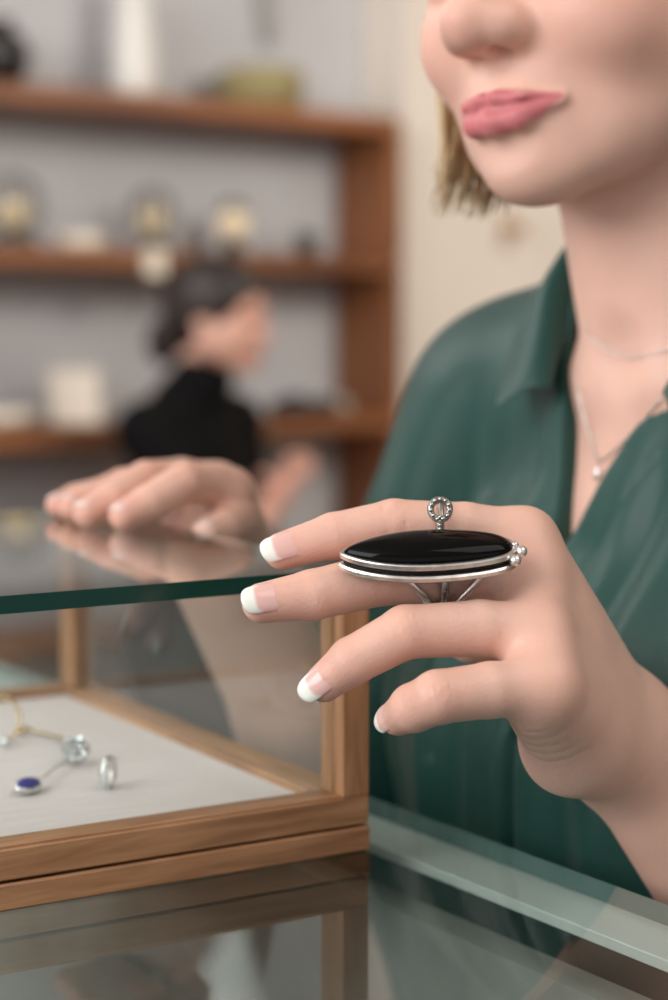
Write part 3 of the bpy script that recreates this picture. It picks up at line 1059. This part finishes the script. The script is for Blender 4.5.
for k in range(26):
    a = math.pi * 2 * k / 26
    p = P(443, 577, .685) + nrm((0, -.60, .80)) * .0126 * math.cos(a) + nrm((0, -.80, -.60)) * .0126 * math.sin(a)
    gm.ball(p, .0008, 6, 4)
gm.build('marcasite_stones', MARCASITE, sb_).location = -Vector(RC)

loop = empty('ring', tuple(P(440, 515, .678)))
tag(loop, 'slim marcasite set ring with a small open loop on the index finger', 'ring')
lc = P(440, 509, .6765)
lu = nrm((0, .30, .95)); lr = np.array([1.0, 0, 0])
def lp(t, r):
    return lc + lr * r * math.sin(t) + lu * (r * math.cos(t)) * (1 if math.cos(t) > 0 else 1.15)
MB().tube(np.array([lp(2 * math.pi * k / 28, .0034) for k in range(28)]), .0013, 8, closed=True).build('loop', SILVER_GREY, loop, world=True)
fb = MB()
for k in range(11):
    fb.ball(lp(2 * math.pi * k / 11, .0034) + np.array([0, -.0013, .0003]), .0009, 7, 5)
st = MB()
pts = [P(440, 518, .6760), P(440, 526, .6765), P(440, 536, .6790)]
st.tube(np.array(pts), .0016, 8, flat=1)
# the band behind, round the index finger
bc = P(440, 529, .694); bp2 = []
for k in range(32):
    a = 2 * math.pi * k / 32
    bp2.append(bc + nrm((0, -.8, .6)) * .0109 * math.cos(a) + nrm((0, .6, .8)) * .0109 * math.sin(a))
st.tube(np.array(bp2), .0011, 8, closed=True)
st.build('band', SILVER_GREY, loop, world=True)
for k in range(5):
    fb.ball(P(440, 517 + 4 * k, .6742 + .0003 * k), .0008, 7, 5)
fb.build('marcasite_stones', MARCASITE, loop, world=True)

# ------------------------------------------------------------------ necklaces
def on_chest(px, py):
    """Point just in front of the skin under a point of the photograph (found on the chest surface)."""
    d = ray(px, py); o_ = np.array([0, 0, ZC])
    hit = CH.ray_cast(Vector(o_), Vector(d))
    return (np.array(hit[0]) - nrm(d) * .0012) if hit[0] is not None else None
from mathutils.bvhtree import BVHTree
V0, F0, _ = pieces[0]
CH = BVHTree.FromPolygons([tuple(v) for v in V0], [tuple(int(i) for i in f) for f in F0])


def chain_on(pxs, r):
    pts = [on_chest(*q) for q in pxs]
    pts = np.array([p for p in pts if p is not None])
    t = np.linspace(0, len(pts) - 1, 60)
    return np.stack([np.interp(t, np.arange(len(pts)), pts[:, i]) for i in range(3)], 1)


pend = empty('necklace', tuple(on_chest(599, 470)))
tag(pend, 'fine silver necklace with a small drop pendant in the open neckline', 'necklace')
L1 = [(574, 372), (578, 395), (585, 420), (592, 445), (598, 462), (606, 458), (620, 445), (640, 425), (662, 398)]
MB().tube(chain_on(L1, 0), .00045, 6).build('chain', SILVER, pend, world=True)
pc = on_chest(598, 474)
MB().ball(pc, .0024, 14, 10, (.8, .8, 1.5)).build('pendant', SILVER, pend, world=True)
ck = empty('necklace', tuple(on_chest(620, 354)))
tag(ck, 'hair thin plain necklace lying high across the base of the neck', 'necklace')
L2 = [(582, 322), (592, 338), (606, 350), (622, 356), (640, 357), (660, 352), (690, 340)]
MB().tube(chain_on(L2, 0), .00035, 6).build('chain', SILVER, ck, world=True)

# ------------------------------------------------------------------ jewellery in the case
ZTR = ZB + B2 - .003
hoop = empty('earring', tuple(PZ(108, 788, ZTR)))
tag(hoop, 'slim silver hoop earring standing on edge on the white tray', 'earring')
c0 = PZ(108, 788, ZTR) + np.array([0, 0, .0068])
ha = nrm((.35, 1, 0)); pts = []
for k in range(40):
    t = 2 * math.pi * k / 40
    pts.append(c0 + ha * .0052 * math.cos(t) + UP * .0060 * math.sin(t))
MB().tube(np.array(pts), .0009, 9, closed=True, flat=1.8).build('hoop', SILVER, hoop, world=True)
g_ = MB()
for k in range(12):
    t = 2 * math.pi * k / 40 * 1.2 - 1.2
    g_.ball(c0 + ha * .0055 * -math.cos(t) + UP * .0063 * math.sin(t) + np.array([.001, -.001, 0]), .0009, 7, 5)
g_.build('pave_stones', GEM, hoop, world=True)

drop = empty('earring', tuple(PZ(28, 792, ZTR)))
tag(drop, 'drop earring with an oval blue stone and a thin silver hook', 'earring')
bc = PZ(28, 793, ZTR) + UP * .0030
ba = nrm(PZ(45, 782, ZTR) - PZ(12, 797, ZTR)); bn = nrm((-.1, -.80, .60)); bn = nrm(bn - ba * (bn @ ba)); bb = np.cross(bn, ba)
BF = Frame(bc, ba, bb, bn)
def ov2(Fm, a, b, z, n=32): return [Fm(a * math.cos(2 * math.pi * k / n), b * math.sin(2 * math.pi * k / n), z) for k in range(n)]
V, Fs = stack([ov2(BF, .0076, .0044, -.001), ov2(BF, .0080, .0048, 0), ov2(BF, .0076, .0044, .0012), ov2(BF, .0067, .0036, .0012)])
mesh_obj('setting', V, Fs, SILVER, drop, world=True)
V, Fs = stack([ov2(BF, .0072, .0041, .001), ov2(BF, .0062, .0034, .0020), ov2(BF, .0034, .0018, .0026)])
mesh_obj('stone', V, Fs, BLUE, drop, world=True)
hk = [BF(.0062, 0, 0)] + [PZ(x, y, ZTR) + UP * z for x, y, z in ((46, 782, .003), (54, 776, .0035), (62, 771, .003), (72, 764, .0015))]
MB().tube(np.array(hk), .00045, 6).build('hook', SILVER, drop, world=True)

clus = empty('ring', tuple(PZ(76, 765, ZTR)))
tag(clus, 'ring with a round cluster of clear stones and thin gold band, lying on the tray', 'ring')
cc = PZ(76, 765, ZTR) + UP * .0068
cb = MB()
cn = nrm((.05, -.75, .6)); ca_ = nrm(np.cross(UP, cn)); cbv = np.cross(cn, ca_)
CF = Frame(cc, ca_, cbv, cn)
V, Fs = stack([ov2(CF, .0035, .0035, -.003), ov2(CF, .0058, .0058, -.0006), ov2(CF, .0060, .0060, .0002), ov2(CF, .0050, .0050, .0008)])
mesh_obj('setting', V, Fs, SILVER_GREY, clus, world=True)
for (n_, r_) in ((1, 0), (6, .0026), (11, .0050)):
    for k in range(n_):
        t = 2 * math.pi * k / n_
        q = CF(r_ * math.cos(t), r_ * math.sin(t), .0010 + (.006 - r_) * .25)
        b_ = MB(); pr = [(.0002, -.0008), (.0012, 0), (.0007, .0008), (.0001, .0009)]
        M4 = Matrix.Translation(Vector(q)) @ Matrix([list(r) for r in CF.M]).to_4x4() @ Matrix.Rotation(random.uniform(-.7, .7), 4, 'X') @ Matrix.Rotation(random.uniform(-.7, .7), 4, 'Y')
        cb.lathe(pr, 8, M=M4)
cb.S = [False] * len(cb.S)
cb.build('stone_cluster', GEM, clus, world=True)
r0 = PZ(48, 748, ZTR) + UP * .0012; pts = []
pts = [cc + np.array([-.003, .003, -.004]), PZ(62, 745, ZTR) + UP * .003, PZ(48, 739, ZTR) + UP * .002, PZ(34, 734, ZTR) + UP * .0015, PZ(24, 731, ZTR) + UP * .002]
MB().tube(np.array(pts), .0008, 8).build('band', GOLD, clus, world=True)

bang = empty('bangle', tuple(PZ(2, 745, ZTR)))
tag(bang, 'thin gold bangle with a bright gold bead, at the left of the tray', 'bangle')
pts = []; bc = PZ(-2, 742, ZTR) + UP * .0105; u1 = nrm((.8, .4, 0)); u2 = nrm((-.1, .35, .9))
for k in range(40):
    t = 2 * math.pi * k / 40
    pts.append(bc + u1 * .0105 * math.cos(t) + u2 * .0110 * math.sin(t))
MB().tube(np.array(pts), .0008, 8, closed=True).build('hoop', GOLD, bang, world=True)
MB().ball(PZ(22, 736, ZTR) + UP * .0026, .0022, 14, 10).build('bead', GOLD, bang, world=True)
stud = empty('earring', tuple(PZ(4, 745, ZTR)))
tag(stud, 'small clear stone stud earring in front of the gold bangle', 'earring')
MB().ball(PZ(5, 747, ZTR) + UP * .0024, .0026, 8, 6).build('stone', GEM, stud, world=True)
MB().tube(np.array([PZ(5, 747, ZTR) + UP * .0022, PZ(-4, 742, ZTR) + UP * .001]), .0004, 6).build('pin', SILVER, stud, world=True)

# ------------------------------------------------------------------ wall shelf
shelf = empty('shelf_unit', (SH.o[0], SH.o[1], 0), SH_RZ)
tag(shelf, 'brown wooden open shelf unit standing against the grey wall', 'shelf')
zs = [P(392, 118, 4.4)[2], P(392, 258, 4.4)[2], P(392, 414, 4.4)[2]]
DP, TH = .198, .036
LEN = 2.6
for z in zs + [zs[2] - .42, zs[2] - .84]:
    MB().box(-LEN, -.0255, 0, DP, z - TH, z, .003).build('shelf_board', WAL[0], shelf)
for x0 in (-.025, -LEN - .025):
    MB().box(x0, x0 + .025, 0, DP, 0, zs[0] + .001, .002).build('side_panel', WAL[2], shelf)


def shelf_at(px, lvl, y=.09):
    """A point on top of shelf board lvl under image column px."""
    k = (px - 334) / FPX
    # SH(x, y): X = k * Y
    a = SH(0, y, 0); ux = SH.M[:, 0]
    s_ = (k * a[1] - a[0]) / (ux[0] - k * ux[1])
    p = a + ux * s_
    return np.array([p[0], p[1], zs[lvl]])


BLK = mat('black_glaze', lin(26, 25, 25), 0.35)
WHT = mat('white_glaze', lin(214, 212, 206), 0.5)
BSK = noise_color(mat('basket_weave', lin(146, 134, 92), 0.8), lin(128, 116, 78), lin(164, 152, 108), (40, 40, 90), 2)
CARD = mat('cream_card', lin(238, 228, 210), 0.7)
SMK = mat('smoked_glass', lin(70, 66, 62), 0.1, spec=0.6)
AMB = mat('warm_globe', lin(222, 204, 168), 0.3)
STONE = mat('pale_stone', lin(176, 166, 150), 0.7)


def lathe_thing(name, px, lvl, prof, m, label, cat, y=.09, part='body', rz=0):
    p = shelf_at(px, lvl, y)
    e_ = empty(name, tuple(p), rz)
    tag(e_, label, cat)
    MB().lathe(prof, 24).build(part, m, e_)
    return e_


def sphere_prof(r, z0=0.0, n=12, lo=.12):
    return [(max(.001, r * math.sin(math.pi * (lo + (1 - lo) * i / n))), z0 + r - r * math.cos(math.pi * (lo + (1 - lo) * i / n)) - (r - r * math.cos(math.pi * lo))) for i in range(n + 1)]


e_ = lathe_thing('vase', 6, 0, [(.03, 0), (.05, .02), (.062, .055), (.055, .09), (.03, .11), (.026, .12), (.032, .13)], BLK, 'round black vase at the left end of the top shelf', 'vase')
e_ = lathe_thing('vase', 139, 0, [(.046, 0), (.049, .03), (.044, .10), (.035, .17), (.031, .22), (.035, .245)], WHT, 'tall tapering white vase on the top shelf', 'vase')
e_ = lathe_thing('basket', 262, 0, [(.070, 0), (.092, .012), (.095, .07), (.090, .085), (.086, .087), (.084, .02)], BSK, 'low woven olive basket on the top shelf', 'basket')
def globe(px, lvl, r, label, m_out, m_in, hi):
    p = shelf_at(px, lvl)
    e_ = empty('lantern', tuple(p)); tag(e_, label, 'lantern', 'lanterns on the middle shelf')
    MB().lathe([(r * .8, 0), (r * .85, .012), (r * .6, .03), (r * .35, .038)], 24).build('base', m_out, e_)
    MB().lathe(sphere_prof(hi, .034), 24).build('globe', m_in, e_)
    ri = MB()
    for a in range(4):
        t = a * math.pi / 4
        ri.tube([(math.cos(t) * r * math.cos(q), math.sin(t) * r * math.cos(q), .05 + hi + r * math.sin(q)) for q in np.linspace(-.9, math.pi + .9, 20)], .003, 6)
    ri.build('cage', m_out, e_)
    return e_
globe(16, 1, .060, 'large dark caged lantern with a pale globe, leftmost on the middle shelf', SMK, AMB, .036)
globe(154, 1, .048, 'dark caged lantern with a gold globe beside the white price tag', SMK, AMB, .034)
globe(234, 1, .030, 'small bright cream globe lantern above the hair of the assistant', BLK, mat('cream_globe', lin(250, 232, 196), 0.3), .036)
e_ = lathe_thing('bowl', 84, 1, [(.03, 0), (.045, .008), (.055, .032), (.050, .032), (.035, .01)], CARD, 'low cream bowl between the two dark lanterns', 'bowl')
# small dark plant pot
p = shelf_at(306, 1); e_ = empty('potted_plant', tuple(p)); tag(e_, 'small dark green plant in a black pot on the middle shelf', 'plant')
MB().lathe([(.022, 0), (.030, .03), (.027, .03), (.02, .02)], 18).build('pot', BLK, e_)
lf = MB()
for k in range(22):
    a = random.uniform(0, 6.28); rr = random.uniform(.02, .05)
    pts = [(0, 0, .025), (math.cos(a) * rr * .5, math.sin(a) * rr * .5, .05), (math.cos(a) * rr, math.sin(a) * rr, .045 + random.uniform(-.02, .02))]
    lf.tube(pts, [.003, .006, .001], 6, flat=.3)
lf.build('leaves', mat('dark_leaf', lin(46, 60, 44), 0.6), e_)
# price tag hanging on the middle shelf edge
fr_ = shelf_at(156, 1, -.004)
e_ = empty('price_tag', tuple(fr_ - UP * .02), SH_RZ); tag(e_, 'small white blank tag on the edge of the middle shelf', 'tag')
MB().box(-.024, .024, -.003, .001, -.030, .022, .0008).build('card', CARD, e_)
MB().box(-.008, .008, -.0015, .006, .022, .0245).build('clip', SILVER, e_)
# white card standing on the lower shelf
p = shelf_at(76, 2, .10); e_ = empty('photo_frame', tuple(p), SH_RZ - .35); tag(e_, 'white card frame leaning on the lowest visible shelf', 'frame')
Mx = Matrix.Rotation(-.14, 4, 'X')
MB().box(-.052, .052, -.006, .006, .0, .116, .002, M=Mx).build('border', CARD, e_)
MB().box(-.042, .042, -.0075, -.0065, .010, .106, 0, M=Mx).build('card', mat('card_front', lin(246, 236, 220), 0.6), e_)
MB().tube([(0, .006, .10), (0, .05, .003)], .003, 6).build('stand', BLK, e_)
e_ = lathe_thing('bowl', 4, 2, [(.03, 0), (.06, .012), (.075, .035), (.07, .035), (.05, .012)], CARD, 'shallow cream bowl at the left end of the lowest visible shelf', 'bowl')
for px, s_, lab in ((290, 1.0, 'dark lump of polished rock nearer the shop assistant'), (318, .8, 'smaller dark rock on the lower shelf beside the cream stone')):
    p = shelf_at(px, 2, .08)
    S = SDF(p - .09, p + .09, .006)
    S.ell(p + UP * .020 * s_, np.array((.052, .040, .026)) * s_, None, .01)
    S.ell(p + np.array((.02, .0, .03)) * s_, np.array((.024, .024, .022)) * s_, None, .01)
    S.ell(p - UP * .06, (.2, .2, .06), None, .002, True)
    V, F = S.mesh(0)
    o = np_mesh('rock', V - p, F, noise_color(mat('dark_rock', lin(40, 38, 38), 0.5), lin(30, 28, 28), lin(56, 52, 50), (1, 1, 1), 30)); o.location = p
    tag(o, lab, 'rock')
p = shelf_at(343, 2, .08)
S = SDF(p - .09, p + .09, .005); S.ell(p + UP * .020, (.018, .016, .022), None, .01); S.ell(p - UP * .06, (.2, .2, .06), None, .002, True)
V, F = S.mesh(0); o = np_mesh('rock', V - p, F, STONE); o.location = p; tag(o, 'upright cream stone beside the shelf side panel', 'rock')
# grey leaf-like hanging on the wall above the top shelf
hw = shelf_at(266, 0, .195); hw = np.array([hw[0], hw[1], P(266, 20, hw[1])[2]])
e_ = empty('wall_hanging', tuple(hw), SH_RZ); tag(e_, 'narrow grey feather shaped hanging on the wall above the basket', 'wall hanging')
Vf = []; 
fm = MB()
fm.tube([(-.006, -.004, .20), (.0, -.005, .05), (.012, -.005, -.06)], .003, 6)
fm.build('cord', mat('grey_cord', lin(140, 138, 136), 0.8), e_)
V, Fs = stack([[(wd * math.cos(t) + z * -.10, -.006 + .005 * math.sin(t), z) for t in np.linspace(0, 2 * math.pi, 13)[:-1]] for z, wd in ((.12, .004), (.08, .018), (.03, .022), (-.03, .018), (-.06, .003))])
mesh_obj('blade', V, Fs, mat('grey_felt', lin(150, 150, 148), 0.9), e_)
# small brown knob on the beige wall
kw = SH(0, .06, 0); k_ = (503 - 334) / FPX; s_ = (k_ * kw[1] - kw[0]) / (SH.M[0, 0] - k_ * SH.M[1, 0])
kp = kw + SH.M[:, 0] * s_; kp[2] = P(503, 228, kp[1])[2]
e_ = empty('coat_hook', tuple(kp), SH_RZ); tag(e_, 'small brown wooden hook on the beige wall below the chin', 'hook')
MB().lathe([(.018, 0), (.020, .006), (.012, .012), (.010, .04), (.020, .052), (.016, .062)], 18, M=Matrix.Rotation(math.pi / 2, 4, 'X')).build('peg', mat('tan_peg', lin(186, 152, 122), 0.6), e_)
MB().box(-.022, .022, -.007, -.0005, -.055, .045, .004).build('plate', mat('tan_plate', lin(200, 184, 166), 0.6), e_)

# ------------------------------------------------------------------ shop assistant in the background
bf = nrm((.93, -.30, 0)); bpch = math.radians(5)
bfw = nrm(bf * math.cos(bpch) - UP * math.sin(bpch)); brt = nrm((bf[1], -bf[0], 0)); bup = nrm(np.cross(brt, bfw))
ho = P(218, 316, 3.7)
BH = Frame(ho, brt, bfw, bup)
bo = np.array([ho[0], ho[1], 0])
asst = empty('person', tuple(bo))
tag(asst, 'shop assistant with dark tied back hair in a black top, in profile by the shelves', 'person')
S = SDF(ho + np.array([-.45, -.35, -.62]), ho + np.array([.45, .35, .16]), .0045)
head_field(S, BH, 1.0, True)
BT = Frame(P(192, 412, 3.74), nrm((-.45, -.89, 0)), nrm((.89, -.45, 0)), UP)
S.ell(BT(0, 0, -.16), (.14, .085, .2), None if False else BT.M, .03)
shn = {1: BT(.165, .0, -.03), -1: BT(-.165, .0, -.03)}
hand = P(280, 492, 3.62)
el = P(232, 560, 3.55)
S.cone(shn[1], el, .040, .034, .02); S.cone(el, P(264, 514, 3.62), .032, .024, .01)
S.cone(P(264, 514, 3.62), hand, .022, .026, .015)
up_ = nrm(hand - P(264, 514, 3.62)); sd_ = np.array([0, -1, 0.])
for k, (ang, ln) in enumerate(((-.30, .062), (-.08, .070), (.14, .066), (.36, .052))):
    d1 = nrm(up_ + np.cross(sd_, up_) * ang)
    m1 = hand + d1 * (.02 + ln * .55) + sd_ * .006
    S.chain([hand + d1 * .015, m1, hand + d1 * (.02 + ln) + sd_ * .018], [.009, .0085, .007], .004)
S.cone(hand, hand + np.array([-.03, -.02, .035]), .012, .009, .006)
S.cone(shn[-1], P(262, 575, 3.9), .040, .034, .02)
V, F = S.mesh(1)
lm = lip_mask(V, BH)[:, None]
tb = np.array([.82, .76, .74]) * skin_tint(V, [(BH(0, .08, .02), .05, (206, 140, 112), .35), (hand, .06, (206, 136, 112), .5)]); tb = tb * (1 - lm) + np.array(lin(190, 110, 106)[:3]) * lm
np_mesh('body', V - bo, F, SKIN, asst, tb)
S = SDF(ho + np.array([-.20, -.20, -.22]), ho + np.array([.20, .20, .20]), .0045)
S.ell(BH(0, -.012, .034), (.082, .101, .086), BH.M, .01)
S.ell(BH(0, -.055, -.015), (.070, .054, .064), BH.M, .03)
S.ell(BH(0, .106, -.052), (.095, .085, .105), BH.M, .012, True)
S.ell(BH(0, -.110, -.060), (.034, .034, .046), BH.M, .012)
V, F = S.mesh(1); np_mesh('hair', V - bo, F, DARKHAIR, asst)
S = SDF(ho + np.array([-.42, -.35, -.75]), ho + np.array([.42, .35, -.05]), .006)
S.ell(BT(0, -.005, -.17), (.165, .105, .22), BT.M, .03)
S.ell(BT(0, 0, -.45), (.15, .11, .30), BT.M, .05)
nk0, nk1 = BH(0, -.022, -.125), BT(0, -.01, .0)
S.cone(nk0, nk1, .062, .068, .02)
for sx in (1, -1):
    S.cone(BT(0, -.015, .01), shn[sx], .058, .054, .03)
S.cone(shn[1], el, .056, .048, .03); S.cone(el, P(250, 534, 3.60), .047, .036, .02)
S.cone(shn[-1], P(262, 575, 3.9), .056, .045, .03)
V, F = S.mesh(1); np_mesh('knit_top', V - bo, F, BLACKTOP, asst)
S = SDF(np.array([bo[0] - .3, bo[1] - .3, 0]), np.array([bo[0] + .3, bo[1] + .35, ho[2] - .55]), .01)
for sx in (1, -1):
    a_ = BT(sx * .08, 0, 0)
    S.cone((a_[0], a_[1], ho[2] - .62), (a_[0], a_[1], .08), .095, .055, .03)
    S.cone((a_[0], a_[1], .06), (a_[0] + .14, a_[1] - .06, .035), .045, .032, .02)
V, F = S.mesh(1); np_mesh('trousers', V - bo, F, BLACKTOP, asst)
